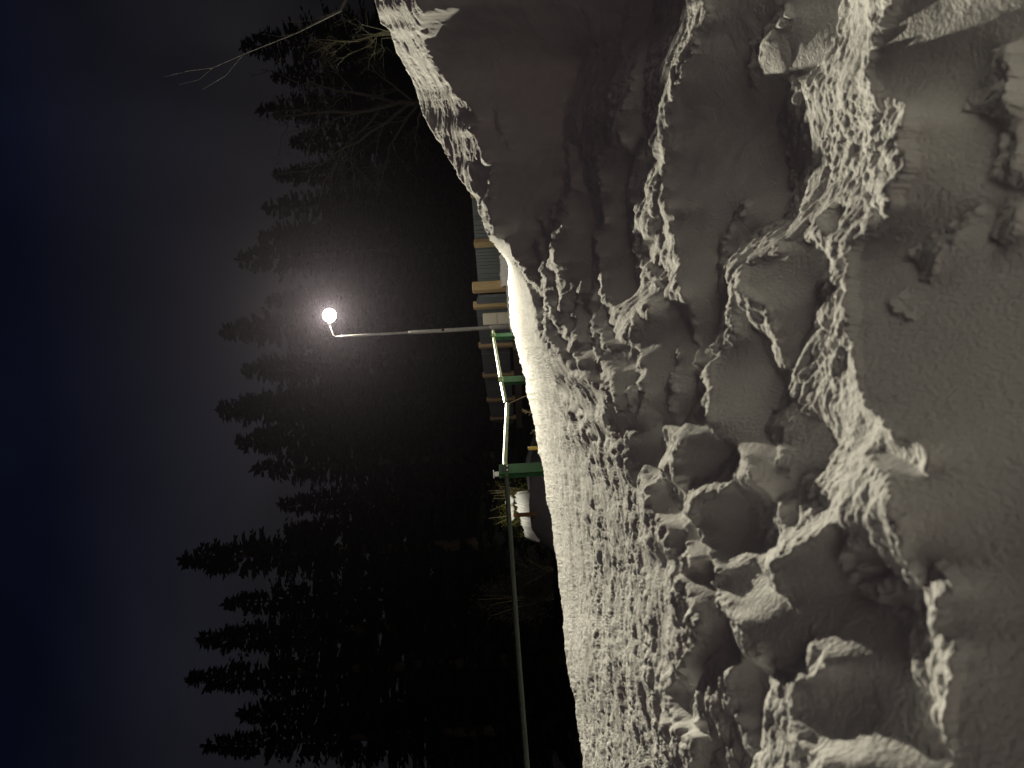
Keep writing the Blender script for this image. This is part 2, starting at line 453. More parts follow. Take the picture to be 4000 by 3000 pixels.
def cubic(A, fj, fi):
    fj = np.clip(fj, 1, A.shape[0] - 2.001); fi = np.clip(fi, 1, A.shape[1] - 2.001)
    j, i = np.floor(fj).astype(int), np.floor(fi).astype(int)
    j = np.clip(j, 1, A.shape[0] - 3); i = np.clip(i, 1, A.shape[1] - 3)
    tj, ti = fj - j, fi - i

    def wts(t):
        return (-.5 * t + t * t - .5 * t ** 3, 1 - 2.5 * t * t + 1.5 * t ** 3, .5 * t + 2 * t * t - 1.5 * t ** 3, -.5 * t * t + .5 * t ** 3)
    wj, wi = wts(tj), wts(ti)
    out = 0
    for m_ in range(4):
        row = 0
        for n_ in range(4):
            row = row + wi[n_] * A[j + m_ - 1, i + n_ - 1]
        out = out + wj[m_] * row
    return out


DETAIL = 1.45


def make_snow():
    L, rs, mk = solve_snow()
    fine = .00125 / DETAIL
    a_in = np.arange(-.66, .66, fine)
    out = .66 * np.exp(np.linspace(0, 1.5, 60))[1:]
    a = np.concatenate([-out[::-1], a_in, out])
    T_in = np.linspace(0, 1, int(.95 / fine))
    rb = .86
    rsk = np.interp(a, GA, rs)
    # rows from the viewer's feet up to the crest
    rows_r = rb + (rsk[None, :] - rb) * T_in[:, None]
    extra = np.linspace(2.6, rb, 60)[:-1][:, None] + 0 * a[None, :]
    rr = np.concatenate([extra, rows_r], 0)
    ac = np.clip(a, GA[2], GA[-3])[None, :] + 0 * rr
    fj = (np.clip(rr, GR[0], GR[-3]) - GR[0]) / STEP
    fi = (ac - GA[0]) / STEP
    Lv = cubic(L, fj, fi)
    mv = np.clip(cubic(mk, fj, fi), 0, 1)
    over = np.maximum(rr - GR[-3], 0)
    y = np.exp(Lv) * (GR[-3] / (GR[-3] + over))
    X, Y, Z = a[None, :] * y, y, -rr * y
    # the far side falls away behind the crest
    yc, zc, xc = Y[-1], Z[-1], X[-1]
    back = np.array([.004, .012, .03, .06, .1, .16, .25, .4, .6, .9, 1.3, 1.9, 2.8])
    by = yc[None, :] + back[:, None] * np.minimum(1, .35 + yc / 20)[None, :]
    fall = (back[:, None] ** 1.6 * .9 / (.35 + back[:, None]))
    bz = np.maximum(zc[None, :] - fall * 1.1, -2.05)
    bx = a[None, :] * by
    X = np.concatenate([X, bx]); Y = np.concatenate([Y, by]); Z = np.concatenate([Z, bz])
    mv = np.concatenate([mv, np.full(bx.shape, .6)])
    # real roughness of crusted, crumbling snow
    cell = .8 * np.sqrt((fine * Y) * np.maximum(fine * Y / .35, .0005))
    rough = .22 + .78 * mv
    warpx = .05 * gnoise(X * 5, Y * 5, 91); warpy = .05 * gnoise(X * 5, Y * 5, 92)
    H = 0
    for lam, amp, sd, ex in ((.55, .020, 1, .4), (.24, .013, 2, .4), (.11, .0070, 3, .6), (.05, .0050, 4, 1), (.024, .0031, 5, 1), (.011, .0017, 6, 1), (.0055, .0008, 7, 1)):
        fade = np.clip(lam / (2.2 * cell) - .6, 0, 1)
        n1 = gnoise((X + warpx) / lam, (Y + warpy) / lam, sd)
        wr_ = .45 if lam > .08 else .15
        ridge = (1 - wr_) * n1 + wr_ * (1 - 2 * np.abs(gnoise((X + warpx) / lam + 7.3, (Y + warpy) / lam - 3.1, sd + 40)))
        H = H + amp * fade * ridge * (ex * rough + (1 - ex) * 1.0)
    for lam, amp, sd in ((.05, .26, 11), (.022, .32, 12), (.011, .36, 13)):
        fade = np.clip(lam / (2.2 * cell) - .6, 0, 1)
        patch = np.clip(gnoise(X / (lam * 7), Y / (lam * 7), sd + 60) * 1.6 + .35, 0, 1)
        H = H + lam * amp * fade * patch * lumps((X + warpx * .3) / lam, (Y + warpy * .3) / lam, sd) * np.maximum(mv ** 1.5, .8 * np.clip(gnoise(X / .12, Y / .12, sd + 80) * 2.2 - .75, 0, 1))
    rb_ = np.concatenate([rr, np.repeat(rr[-1:], len(back), 0)])
    far = np.clip((Y - 5) / 5, 0, 1) * mv
    H = H + far * (.040 * gnoise(X / .16, rb_ / .007, 301) + .030 * gnoise(X / .07, rb_ / .0042, 302) + .006 * gnoise(X / .03, rb_ / .003, 303))
    H = H * (1 - .3 * np.clip((Y - 1.5) / 2, 0, 1) * mv)
    near = np.clip(Y / .5, .3, 1)
    Z = Z + H * near
    nr, na = X.shape
    co = np.stack([X, Y, Z], -1).reshape(-1, 3).astype(np.float32)
    idx = np.arange(nr * na).reshape(nr, na)
    q = np.stack([idx[:-1, :-1], idx[:-1, 1:], idx[1:, 1:], idx[1:, :-1]], -1).reshape(-1, 4).astype(np.int32)
    me = bpy.data.meshes.new('snow_bank')
    me.vertices.add(len(co)); me.vertices.foreach_set('co', co.ravel())
    me.loops.add(q.size); me.loops.foreach_set('vertex_index', q.ravel())
    me.polygons.add(len(q))
    me.polygons.foreach_set('loop_start', np.arange(0, q.size, 4, dtype=np.int32))
    me.polygons.foreach_set('use_smooth', np.ones(len(q), bool))
    me.materials.append(M['snow'])
    me.update(calc_edges=True)
    o = bpy.data.objects.new('snow_bank', me)
    COL.objects.link(o)
    o['kind'] = 'structure'
    print('SNOW verts', len(co))
    return o


make_snow()

# ------------------------------------------------------------------ camera
cam = bpy.data.cameras.new('camera')
cam.sensor_fit = 'HORIZONTAL'
cam.sensor_width = 36
cam.lens = 36 * F / 4000
cam.clip_start = .02
cam.clip_end = 2000
cam.dof.use_dof = True
cam.dof.focus_distance = 5.0
cam.dof.aperture_fstop = 7.0
co = bpy.data.objects.new('camera', cam)
COL.objects.link(co)
from mathutils import Matrix, Vector
Rv = Vector((CR, 0, -SR)); Tv = Vector((SR, 0, CR))
Xc, Yc, Zc = -Tv, Rv, Vector((0, -1, 0))
co.matrix_world = Matrix(((Xc.x, Yc.x, Zc.x, 0), (Xc.y, Yc.y, Zc.y, 0), (Xc.z, Yc.z, Zc.z, 0), (0, 0, 0, 1)))
sc.camera = co

# ------------------------------------------------------------------ lamp light
LP = Vector(at(1287, 1232, 20.0))
sp = bpy.data.lights.new('lamp_beam', 'SPOT')
sp.energy = 19000
sp.color = (1.0, .915, .70)
sp.spot_size = R(100)
sp.spot_blend = 1.0
sp.shadow_soft_size = .12
so = bpy.data.objects.new('lamp_beam', sp)
COL.objects.link(so)
so.location = LP + Vector((0, -.25, -.05))
so.rotation_euler = (Vector((-.6, 0.0, 1.2)) - LP).to_track_quat('-Z', 'Y').to_euler()


# ------------------------------------------------------------------ street lamp
def vert(x, y, d, z):
    """point above or below the pixel (x, y) seen at distance d, at height z"""
    p = at(x, y, d)
    return (p[0], p[1], z)


LAMPD = 20.0
pb = at(1995, 1276, LAMPD)
lamp = empty('street_lamp', (pb[0], pb[1], -.9), 'tall tapered grey steel street lamp standing in bright snow with its lamp lit', 'street lamp')


def loc_of(root, p):
    return (p[0] - root.location[0], p[1] - root.location[1], p[2] - root.location[2])


def L_(p):
    return loc_of(lamp, p)


ztop, zmid, zcol = at(1310, 1316, LAMPD)[2], at(1606, 1300, LAMPD)[2], at(1920, 1280, LAMPD)[2]
MB().tube([L_((pb[0], pb[1], -.9)), L_((pb[0], pb[1], zcol)), L_((pb[0], pb[1], zcol + .05))], [.072, .072, .056], 20).build('base_sleeve', M['galv'], lamp, True)
MB().tube([L_((pb[0], pb[1], zcol + .03)), L_((pb[0], pb[1], zmid)), L_((pb[0], pb[1], zmid + .07))], [.056, .053, .036], 20).build('lower_pole', M['galv'], lamp, True)
MB().tube([L_((pb[0], pb[1], zmid + .05)), L_((pb[0], pb[1], ztop - .14)), L_((pb[0], pb[1], ztop))], [.035, .032, .014], 16).build('upper_pole', M['galv'], lamp, True)
g_ = at(1287, 1232, LAMPD)
a0 = (pb[0], pb[1], ztop - .02)
a1 = (pb[0] + .05, pb[1], ztop + .06)
a2 = (g_[0] - .26, g_[1], g_[2] + .02)
MB().tube([L_(a0), L_(a1), L_(a2)], [.014, .014, .013], 10).build('arm', M['galv'], lamp, True)
for sx_ in (-1, 1):
    MB().tube([L_((pb[0] + sx_ * .028, pb[1], ztop - .17)), L_((pb[0] + sx_ * .055, pb[1], ztop - .17))], .012, 8).build('clamp_bolt', M['galv'], lamp)
MB().tube([L_((g_[0] - .30, g_[1], g_[2] + .02)), L_((g_[0] - .24, g_[1], g_[2] + .02)), L_((g_[0] - .16, g_[1], g_[2] + .02)), L_((g_[0] - .13, g_[1], g_[2] + .02))], [.022, .035, .07, .085], 16).build('lamp_socket', M['galv'], lamp, True)
gl = MB()
rings, seg = 14, 24
vs_, fs_ = [], []
for i in range(rings + 1):
    t = math.pi * i / rings
    for k in range(seg):
        q = 2 * math.pi * k / seg
        vs_.append((g_[0] - .185 * math.cos(t), g_[1] + .175 * math.sin(t) * math.cos(q), g_[2] + .175 * math.sin(t) * math.sin(q)))
for i in range(rings):
    for k in range(seg):
        fs_.append((i * seg + k, i * seg + (k + 1) % seg, (i + 1) * seg + (k + 1) % seg, (i + 1) * seg + k))
gl.add([L_(p) for p in vs_], fs_)
globe = gl.build('lamp_globe', emit('lit_lamp_glass', (1.0, .92, .73), 195.0), lamp, True)
for k, (px_, dz) in enumerate(((1731, 0), (1745, 0), (1757, 0))):
    z = at(px_, 1291, LAMPD)[2]
    s_ = MB()
    n = 6
    vs_ = []
    for h in (-.035, .035):
        for i in range(n + 1):
            q = -math.pi / 2 + (i / n - .5) * 1.3 + .35
            vs_.append(L_((pb[0] + .0565 * math.cos(q), pb[1] + .0565 * math.sin(q), z + h)))
    s_.add(vs_, [(i, i + 1, n + 2 + i, n + 1 + i) for i in range(n)])
    s_.build('sticker', M['sticker'] if k else M['dark'], lamp)

# ------------------------------------------------------------------ green railings along the drop
def ibeam(mb, base, top, wdt, dep, rz):
    """an H-section post: two flanges and a web"""
    h = top - base[2]
    t = .010
    ca, sa = math.cos(rz), math.sin(rz)
    for q in (-1, 1):
        ox, oy = -sa * q * (dep / 2 - t / 2), ca * q * (dep / 2 - t / 2)
        mb.box((base[0] + ox, base[1] + oy, base[2] + h / 2), (wdt, t, h), rz)
    mb.box((base[0], base[1], base[2] + h / 2), (t * .8, dep - 2 * t - .002, h - .004), rz)
    return mb


def railing(name, loc, label):
    return empty(name, loc, label, 'railing', 'green steel railings beside the snow bank')


def rail_tube(root, pts, rad, m, n=6, hollow_end=None):
    P_ = [loc_of(root, p) for p in pts]
    mb = MB()
    mb.tube(P_, rad, n, caps=hollow_end is None, twist=.5)
    o = mb.build('rail', m, root)
    if hollow_end is not None:
        e0, e1 = np.array(P_[hollow_end]), np.array(P_[1 if hollow_end == 0 else -2])
        d_ = (e1 - e0) / np.linalg.norm(e1 - e0)
        k = MB().tube([e0 + d_ * .006, e0 + d_ * .012], rad * .98, n, twist=.5)
        k.build('bore_shade', M['dark'], o)  # dark plug painted for the shade inside the open tube
    return o


# far railing: two posts, rail running up to the lamp post, broken off at its near end
p2 = at(1947, 1489, 11.0); p3 = at(1917, 1317, 15.0)
far = railing('steel_railing', (p2[0], p2[1], -1.2), 'green steel railing of two low posts beside the lamp pole, its rail broken off short')
for p, rz in ((p2, R(28)), (p3, R(40))):
    mb = MB()
    ibeam(mb, loc_of(far, (p[0], p[1], -1.2)), p[2] + 1.2, .10, .10, rz)
    mb.build('post', M['green'], far)
rail_tube(far, [at(1975, 1571, 10.0), at(1957, 1483, 11.05), at(1930, 1330, 14.6), at(1926, 1292, 15.9)], .027, M['palegreen'], 6, hollow_end=0)
# near railing: one tall post, rail running out of sight
p1 = at(1950, 1842, 8.0)
near = railing('steel_railing', (p1[0], p1[1], -1.2), 'long green steel railing with one dark green post carrying a small silver box')
mb = MB()
ibeam(mb, loc_of(near, (p1[0], p1[1], -1.2)), p1[2] + 1.2, .115, .115, R(35))
mb.build('post', M['green'], near)
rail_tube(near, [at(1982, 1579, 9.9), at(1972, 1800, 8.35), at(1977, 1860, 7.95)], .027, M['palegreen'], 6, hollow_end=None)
rail_tube(near, [at(1978, 1862, 7.94), at(2000, 2200, 7.3), at(2024, 2550, 6.75), at(2058, 3000, 6.1), at(2120, 3800, 5.2)], .027, M['shadedrail'], 8)
for root_, p_, z_, rz_ in ((near, p1, at(1975, 1848, 8.0)[2], R(35)), (far, p2, at(1957, 1484, 11.0)[2], R(28)), (far, p3, at(1929, 1316, 15.0)[2], R(40))):
    pl = MB()
    ox_, oy_ = -math.sin(rz_) * .063, math.cos(rz_) * .063
    pl.box(loc_of(root_, (p_[0] - ox_, p_[1] - oy_, z_)), (.085, .012, .085), rz_, .002)
    bk = pl.build('bracket', M['palegreen'] if root_ is far else M['shadedrail'], root_)
    for dx_ in (-.026, .026):
        bx_, by_ = p_[0] - ox_ * 1.13 + math.cos(rz_) * dx_, p_[1] - oy_ * 1.13 + math.sin(rz_) * dx_
        MB().tube([loc_of(root_, (bx_, by_, z_ - .022)), loc_of(root_, (bx_ - ox_ * .16, by_ - oy_ * .16, z_ - .022))], .009, 6).build('bolt', M['galv'], bk)
q = at(1938, 1853, 7.95)
MB().box(loc_of(near, (q[0], q[1], p1[2] + .028)), (.05, .05, .05), R(20), .004).box(loc_of(near, (q[0], q[1], p1[2] + .062)), (.085, .07, .012), R(20), .002).build('silver_box', M['silver'], near)

# ------------------------------------------------------------------ corrugated fences with timber posts
def corrugated(root, A, B, zb, zt0, zt1, pitch, phase=0.0):
    """one sheet from A to B (xy), ribs upright; every eighth rib left flat"""
    ax, ay = A; bx, by = B
    ln = math.hypot(bx - ax, by - ay)
    ux, uy = (bx - ax) / ln, (by - ay) / ln
    nx, ny = uy, -ux
    if ny > 0:
        nx, ny = -nx, -ny
    prof, s, i = [], 0.0, 0
    while s < ln:
        w_ = pitch * (2.2 if i % 9 == 8 else 1.0)
        for f_, dpt in ((0, 0), (.52, 0), (.56, .08), (.95, .08), (.99, 0)):
            if s + f_ * w_ < ln:
                prof.append((s + f_ * w_, dpt))
        s += w_; i += 1
    prof.append((ln, 0))
    vs, fs = [], []
    for s, dpt in prof:
        x_, y_ = ax + ux * s + nx * dpt, ay + uy * s + ny * dpt
        zt = zt0 + (zt1 - zt0) * s / ln
        vs += [loc_of(root, (x_, y_, zb)), loc_of(root, (x_, y_, zt))]
    for i in range(len(prof) - 1):
        fs.append((2 * i, 2 * i + 2, 2 * i + 3, 2 * i + 1))
    mb = MB().add(vs, fs)
    o = mb.build('metal_sheet', M['bluegrey'], root)
    cap = MB()
    mid = ((ax + bx) / 2, (ay + by) / 2)
    c = loc_of(root, (mid[0], mid[1], (zt0 + zt1) / 2 + .004))
    e0 = loc_of(root, (ax, ay, zt0 + .012)); e1 = loc_of(root, (bx, by, zt1 + .012))
    cap.tube([e0, e1], .024, 4, twist=math.pi / 4)
    cap.build('top_rail', M['bluegrey'], o)
    return o


def timber(root, p, wdt, zb, zt, rz, name='post'):
    h = zt - zb
    return MB().box(loc_of(root, (p[0], p[1], zb + h / 2)), (wdt, wdt, h), rz, .03).build(name, M['timber'], root)


# section behind the near bank, roughly square to the view
D0 = 24.0
xs = [(1835, 560), (1846, 762), (1859, 955), (1872, 1122)]
pts = [at(x, y, D0 + .4 * i) for i, (x, y) in enumerate(xs)]
fr = empty('corrugated_fence', (pts[1][0], pts[1][1], -1.4), 'brighter blue grey corrugated metal fence with timber posts, on the side of the snow ridge', 'fence', 'corrugated metal fences')
for i in range(3):
    A, B = pts[i], pts[i + 1]
    corrugated(fr, (A[0], A[1]), (B[0], B[1]), -1.4, A[2], B[2], .112)
for i, p in enumerate(pts[:3]):
    timber(fr, (p[0], p[1] - .16, 0), .24, -1.4, p[2] + .06, R(24 + 6 * i))
p = at(1845, 1124, 22.6)
timber(fr, p, .30, -1.4, p[2], R(18))
# section running away behind the lamp pole
us = [(1190, 1860, 24.2), (1345, 1879, 28.5), (1461, 1893, 33.0), (1557, 1908, 37.5), (1630, 1921, 42.0), (1690, 1932, 46.5), (1742, 1940, 51.0), (1788, 1947, 55.5)]
q = [at(x, y, d) for y, x, d in us]
fl = empty('corrugated_fence', (q[0][0], q[0][1], -1.4), 'darker blue grey corrugated metal fence on a concrete beam, shrinking away behind the lamp pole', 'fence', 'corrugated metal fences')
e_ = at(1872, 1152, 23.2)
corrugated(fl, (e_[0], e_[1]), (q[0][0], q[0][1]), -.12, e_[2], q[0][2], .112)
for i in range(len(q) - 1):
    A, B = q[i], q[i + 1]
    corrugated(fl, (A[0], A[1]), (B[0], B[1]), -.10 if i == 0 else .02, A[2], B[2], 0.112 + .012 * i)
for i, p in enumerate(q):
    timber(fl, (p[0] - .05, p[1] - .17, 0), .24, -.12, p[2] + .09, R(20))
mb = MB()
for i in range(1, len(q) - 1):
    A, B = q[i], q[i + 1]
    ang = math.atan2(B[1] - A[1], B[0] - A[0])
    ln = math.hypot(B[1] - A[1], B[0] - A[0])
    mb.box(loc_of(fl, ((A[0] + B[0]) / 2 - .08, (A[1] + B[1]) / 2 - .25, -.30)), (ln + .02, .5, .34), ang)
mb.build('concrete_beam', M['concrete'], fl)

# cream cabinet beside the pole
c0 = at(1887, 1247, 23.2); cw = .385; ch = c0[2] + .9
cab = empty('electrical_cabinet', (c0[0], c0[1], -.9), 'cream electrical cabinet between the lamp pole and the fence', 'cabinet')
MB().box((0, 0, ch / 2), (cw, .26, ch), R(-8), .02).build('housing', M['cream'], cab)
for zc, hh in ((ch - .24, .42), (ch - .70, .44)):
    d_ = MB().box((0 + math.sin(R(-8)) * .137, -.137, zc), (cw - .05, .012, hh), R(-8), .005).build('door', M['cream'], cab)
    MB().box((math.sin(R(-8)) * .134, -.1325, zc - hh / 2 - .011), (cw - .03, .006, .012), R(-8)).build('door_seam', M['seam'], d_)

# ------------------------------------------------------------------ stakes and twigs at the edge of the bank
s0 = at(2063, 1756, 8.0)
o = MB().tube([(0, 0, 0), (.01, 0, s0[2] + 1.0 - .012), (.01, 0, s0[2] + 1.0)], [.021, .021, .016], 10).build('snow_stake', M['yellow'], None, True, (s0[0], s0[1], -1.0))
tag(o, 'short yellow wooden stake standing at the edge of the snow bank', 'stake')


def twig(px, d, rad, label, side):
    pts = [at(x, y, d) for x, y in px]
    pts.append((pts[-1][0] - .03, pts[-1][1] + .05, pts[-1][2] - .9))
    b0 = pts[-1]
    mb = MB()
    P_ = [tuple(a - b for a, b in zip(p, b0)) for p in pts[::-1]]
    mb.tube(P_, [rad * (1.2 - .7 * i / (len(P_) - 1)) for i in range(len(P_))], 6)
    rnd = random.Random(side)
    for k in range(side):
        t = rnd.uniform(.1, .95)
        i = 1 + int(t * (len(P_) - 2))
        a_ = np.array(P_[i]); b2 = np.array(P_[min(i + 1, len(P_) - 1)])
        s_ = a_ + (b2 - a_) * rnd.random()
        mb.tube([s_, s_ + np.array((rnd.uniform(-.04, .04), rnd.uniform(-.03, .03), rnd.uniform(.01, .05)))], [rad * .8, rad * .5], 5)
    o = mb.build('dry_twig', M['twig'], None, False, b0)
    return tag(o, label, 'twig', 'dry twigs at the edge of the snow bank')


twig([(1993, 1574), (1997, 1571), (2012, 1566), (2025, 1559), (2044, 1551), (2066, 1542)], 9.6, .006, 'long bare curved twig under the broken end of the railing', 2)
twig([(2038, 1601), (2046, 1604), (2054, 1609), (2064, 1611), (2082, 1613)], 9.2, .006, 'short knobbly dry twig between the long twig and the yellow stake', 11)
twig([(2079, 1682), (2084, 1684), (2090, 1686), (2100, 1688)], 8.6, .005, 'tiny dry sprig low on the snow edge next to the yellow stake', 9)

# ------------------------------------------------------------------ loose lumps of snow
def lump(name, x, y, d, rad, label, seed):
    rings, seg = 18, 26
    vs, fs = [], []
    for i in range(rings + 1):
        t = math.pi * i / rings
        for k in range(seg):
            q = 2 * math.pi * k / seg
            v = np.array((math.sin(t) * math.cos(q), math.sin(t) * math.sin(q), -math.cos(t)))
            n = gnoise(np.array([v[0] * 1.4 + v[2] + seed]), np.array([v[1] * 1.4 - v[2] * .7]), seed)[0] * .22 + gnoise(np.array([v[0] * 5 + v[2] * 2]), np.array([v[1] * 5 + v[2] * 3]), seed + 3)[0] * .05
            v = v * rad * (1 + n) * np.array((1.05, .9, .92))
            vs.append(tuple(v))
    for i in range(rings):
        for k in range(seg):
            fs.append((i * seg + k, i * seg + (k + 1) % seg, (i + 1) * seg + (k + 1) % seg, (i + 1) * seg + k))
    o = MB().add(vs, fs).build(name, M['snow'], None, True, at(x, y, d))
    return tag(o, label, 'snow lump', 'loose lumps of snow lying on the bank')


# ------------------------------------------------------------------ ground, hill
def grid_mesh(name, xs, ys, zf, m):
    X, Y = np.meshgrid(xs, ys)
    Z = zf(X, Y)
    nr, nc = X.shape
    idx = np.arange(nr * nc).reshape(nr, nc)
    q = np.stack([idx[:-1, :-1], idx[:-1, 1:], idx[1:, 1:], idx[1:, :-1]], -1).reshape(-1, 4)
    mb = MB()
    mb.v = list(map(tuple, np.stack([X, Y, Z], -1).reshape(-1, 3)))
    mb.f = [tuple(int(i) for i in k) for k in q]
    o = mb.build(name, m, None, True)
    return tag(o, kind='structure')


gx = np.concatenate([np.linspace(-700, -60, 14), np.linspace(-50, 50, 60), np.linspace(60, 700, 14)])
gy = np.concatenate([np.linspace(-300, -20, 8), np.linspace(-10, 80, 60), np.linspace(90, 900, 16)])
grid_mesh('ground', gx, gy, lambda X, Y: -2.1 + .12 * gnoise(X / 7, Y / 7, 21) + .03 * gnoise(X / 1.7, Y / 1.7, 22), M['ground'])
hx = np.linspace(-160, 160, 110); hy = np.linspace(78, 170, 24)
grid_mesh('hill', hx, hy, lambda X, Y: -2.6 + np.clip((Y - 78) / 40, 0, 1) ** .8 * (19 + 4 * gnoise(X / 25, Y / 25, 31)) + .8 * gnoise(X / 4, Y / 4, 32), M['hill'])


# ------------------------------------------------------------------ spruces
def spruce_meshes(seed, fat, n_whorl, droop):
    rnd = random.Random(seed)
    V, Fc = [], []

    def leafquad(c, d, up, ln, wd):
        d = d / (np.linalg.norm(d) + 1e-9)
        s_ = np.cross(d, up); s_ /= np.linalg.norm(s_) + 1e-9
        n = len(V)
        V.extend([tuple(c - s_ * wd * .35), tuple(c + d * ln * .45 - s_ * wd), tuple(c + d * ln), tuple(c + d * ln * .45 + s_ * wd), tuple(c + s_ * wd * .35)])
        Fc.append((n, n + 1, n + 2, n + 3, n + 4))
    for wi in range(n_whorl):
        t = (wi + rnd.uniform(-.3, .3)) / n_whorl
        t = min(max(t, 0), .985)
        z = .07 + .93 * t ** .92
        reach = fat * ((1 - z) ** .82) * rnd.uniform(.72, 1.18) + .006
        nb = rnd.randint(4, 7) if z < .93 else 3
        off = rnd.uniform(0, 6.28)
        for b in range(nb):
            if rnd.random() < .07:
                continue
            an = off + 2 * math.pi * b / nb + rnd.uniform(-.35, .35)
            ln = reach * rnd.uniform(.62, 1.15)
            el0 = .55 * z + .05 - droop * (1 - z)
            p = np.array((0, 0, z))
            dirn = np.array((math.cos(an), math.sin(an), el0))
            steps = max(3, int(ln / .011))
            for k in range(steps):
                f_ = k / steps
                dd = dirn + np.array((0, 0, -.55 * f_ * (1 - .4 * z) + .35 * f_ * f_))
                dd /= np.linalg.norm(dd)
                p = p + dd * ln / steps
                for sgn in (-1, 1, 0, -.6, .6):
                    sd = np.array((-dd[1], dd[0], 0)) * sgn * rnd.uniform(.5, 1.3) + dd * .8 + np.array((0, 0, rnd.uniform(-.75, .1)))
                    lw = (.040 * (1 - f_) + .013) * rnd.uniform(.6, 1.35) * (.36 + .64 * (1 - z))
                    up = np.array((rnd.uniform(-.5, .5), rnd.uniform(-.5, .5), 1.0))
                    leafquad(p, sd, up, lw, lw * .27)
    for k in range(14):
        z = .94 + .06 * k / 14
        for s_ in range(3):
            an = rnd.uniform(0, 6.28)
            leafquad(np.array((0, 0, z)), np.array((math.cos(an) * .5, math.sin(an) * .5, .8)), np.array((0, 0, 1.0)), .016, .003)
    me = bpy.data.meshes.new('crown')
    me.from_pydata(V, [], Fc)
    me.materials.append(M['needle'])
    tr = MB().tube([(0, 0, 0), (.002, 0, .3), (0, .002, .7), (0, 0, .97)], [.016, .012, .006, .0012], 8)
    tm = bpy.data.meshes.new('trunk')
    tm.from_pydata(tr.v, [], tr.f)
    tm.materials.append(M['trunk'])
    return me, tm


SPR = [spruce_meshes(3, .175, 46, .35), spruce_meshes(8, .145, 52, .25), spruce_meshes(15, .21, 42, .45), spruce_meshes(23, .165, 44, .55)]
# tip pixel, distance, variety, label
TREES = [
    (705, 2188, 38, 0, 'tallest dark spruce, its narrow tip highest of the tree line'),
    (723, 2655, 36, 3, 'broad dark spruce second in height, opposite the near end of the long railing'),
    (770, 2500, 41, 1, 'slim dark spruce rising close to the tallest one, towards the near end of the railing'),
    (795, 2915, 35, 0, 'dark spruce at the edge of the picture above the near end of the long railing'),
    (850, 1605, 46, 1, 'slender spiky spruce standing apart over the broken railing end'),
    (859, 1297, 52, 3, 'dark spruce directly behind the lit lamp, its tip above the lamp'),
    (922, 1730, 47, 0, 'dark spruce next to the slender spiky one, above the far railing posts'),
    (980, 1835, 44, 2, 'squat bushy spruce over the tall green post'),
    (1085, 1972, 46, 1, 'small spruce in the dip of the tree line beside the tallest spruce'),
    (945, 1450, 50, 0, 'dark spruce between the lamp and the slender spiky one'),
    (922, 1015, 54, 2, 'dark spruce with a lone tip on the bank side of the lamp'),
    (1030, 815, 50, 3, 'dark spruce behind the timber posts and the bare branches, bank side'),
    (1067, 687, 49, 1, 'dark spruce behind the middle of the bare tree crown'),
    (1000, 434, 48, 2, 'wide dark spruce behind the top of the bare tree'),
    (940, 185, 46, 0, 'dark spruce above the bare shrub on the snow ridge'),
    (1120, 2080, 48, 3, 'low dark spruce filling the dip beside the tallest spruce'),
    (870, 2360, 44, 2, 'full dark spruce shoulder to shoulder with the tallest one'),
    (930, 2790, 43, 1, 'dark spruce half hidden between the two broad spruces nearest the railing end'),
    (1040, 1180, 58, 1, 'distant spruce low behind the lamp arm'),
    (1130, 560, 55, 0, 'distant spruce low behind the bare tree branches'),
    (1060, 300, 54, 3, 'distant spruce behind the bare shrub and the bare tree'),
    (1100, 1560, 60, 2, 'distant wide spruce low behind the slender spiky one'),
    (1010, 930, 60, 0, 'distant spruce between the lone tip and the bare tree'),
]
rt = random.Random(5)
for (x, y, d, kk, lab) in TREES:
    tip = at(x, y, d)
    h = tip[2] + 2.3
    o = empty('spruce_tree', (tip[0], tip[1], -2.3), lab, 'tree', 'dark spruces behind the fences', rt.uniform(0, 6.28))
    for nm, me in (('crown', SPR[kk][0]), ('trunk', SPR[kk][1])):
        c = bpy.data.objects.new(nm, me)
        COL.objects.link(c)
        c.parent = o
        wd_ = (1.35 if d >= 46 else 1.18) * h
        c.scale = (wd_ * rt.uniform(.92, 1.15), wd_ * rt.uniform(.92, 1.15), h)


# ------------------------------------------------------------------ bare trees
def branchwork(root, start, end, rad, depth, rnd, mat_, spread=.55, name='limb', kids=(4, 7), wob=.10, gnarl=.12):
    """a limb with its own twigs as one mesh"""
    mb = MB()

    def grow(a, b, r, dep):
        a, b = np.array(a, float), np.array(b, float)
        ln = np.linalg.norm(b - a)
        n = max(3, min(9, int(ln / .25) + 3))
        pts = []
        off = np.zeros(3)
        for i in range(n + 1):
            t = i / n
            off = off + np.array([rnd.gauss(0, 1) for _ in range(3)]) * ln * wob / n * 1.6
            pts.append(a + (b - a) * t + off * (1 if 0 < i else 0) + np.array((0, 0, gnarl * ln * math.sin(math.pi * t) * .5)))
        mb.tube(pts, [r * (1 - .78 * i / n) for i in range(n + 1)], 6 if dep >= 2 else 4)
        if dep <= 0:
            return
        for k in range(rnd.randint(*kids)):
            t = rnd.uniform(.22, .97)
            i = int(t * n)
            s_ = pts[i] + (pts[min(i + 1, n)] - pts[i]) * (t * n - i)
            d_ = (b - a) / (ln + 1e-9)
            v = np.array([rnd.gauss(0, 1), rnd.gauss(0, 1) * .8, rnd.gauss(.15, .8)])
            v -= d_ * v.dot(d_)
            v /= np.linalg.norm(v) + 1e-9
            dd = d_ * (1 - spread * rnd.uniform(.5, 1.2)) + v * spread * rnd.uniform(.7, 1.4)
            l2 = ln * rnd.uniform(.28, .58) * (1.15 - .5 * t)
            grow(s_, s_ + dd / np.linalg.norm(dd) * l2, r * (1 - .7 * t) * .55, dep - 1)
    grow(loc_of(root, start), loc_of(root, end), rad, depth)
    return mb.build(name, mat_, root)


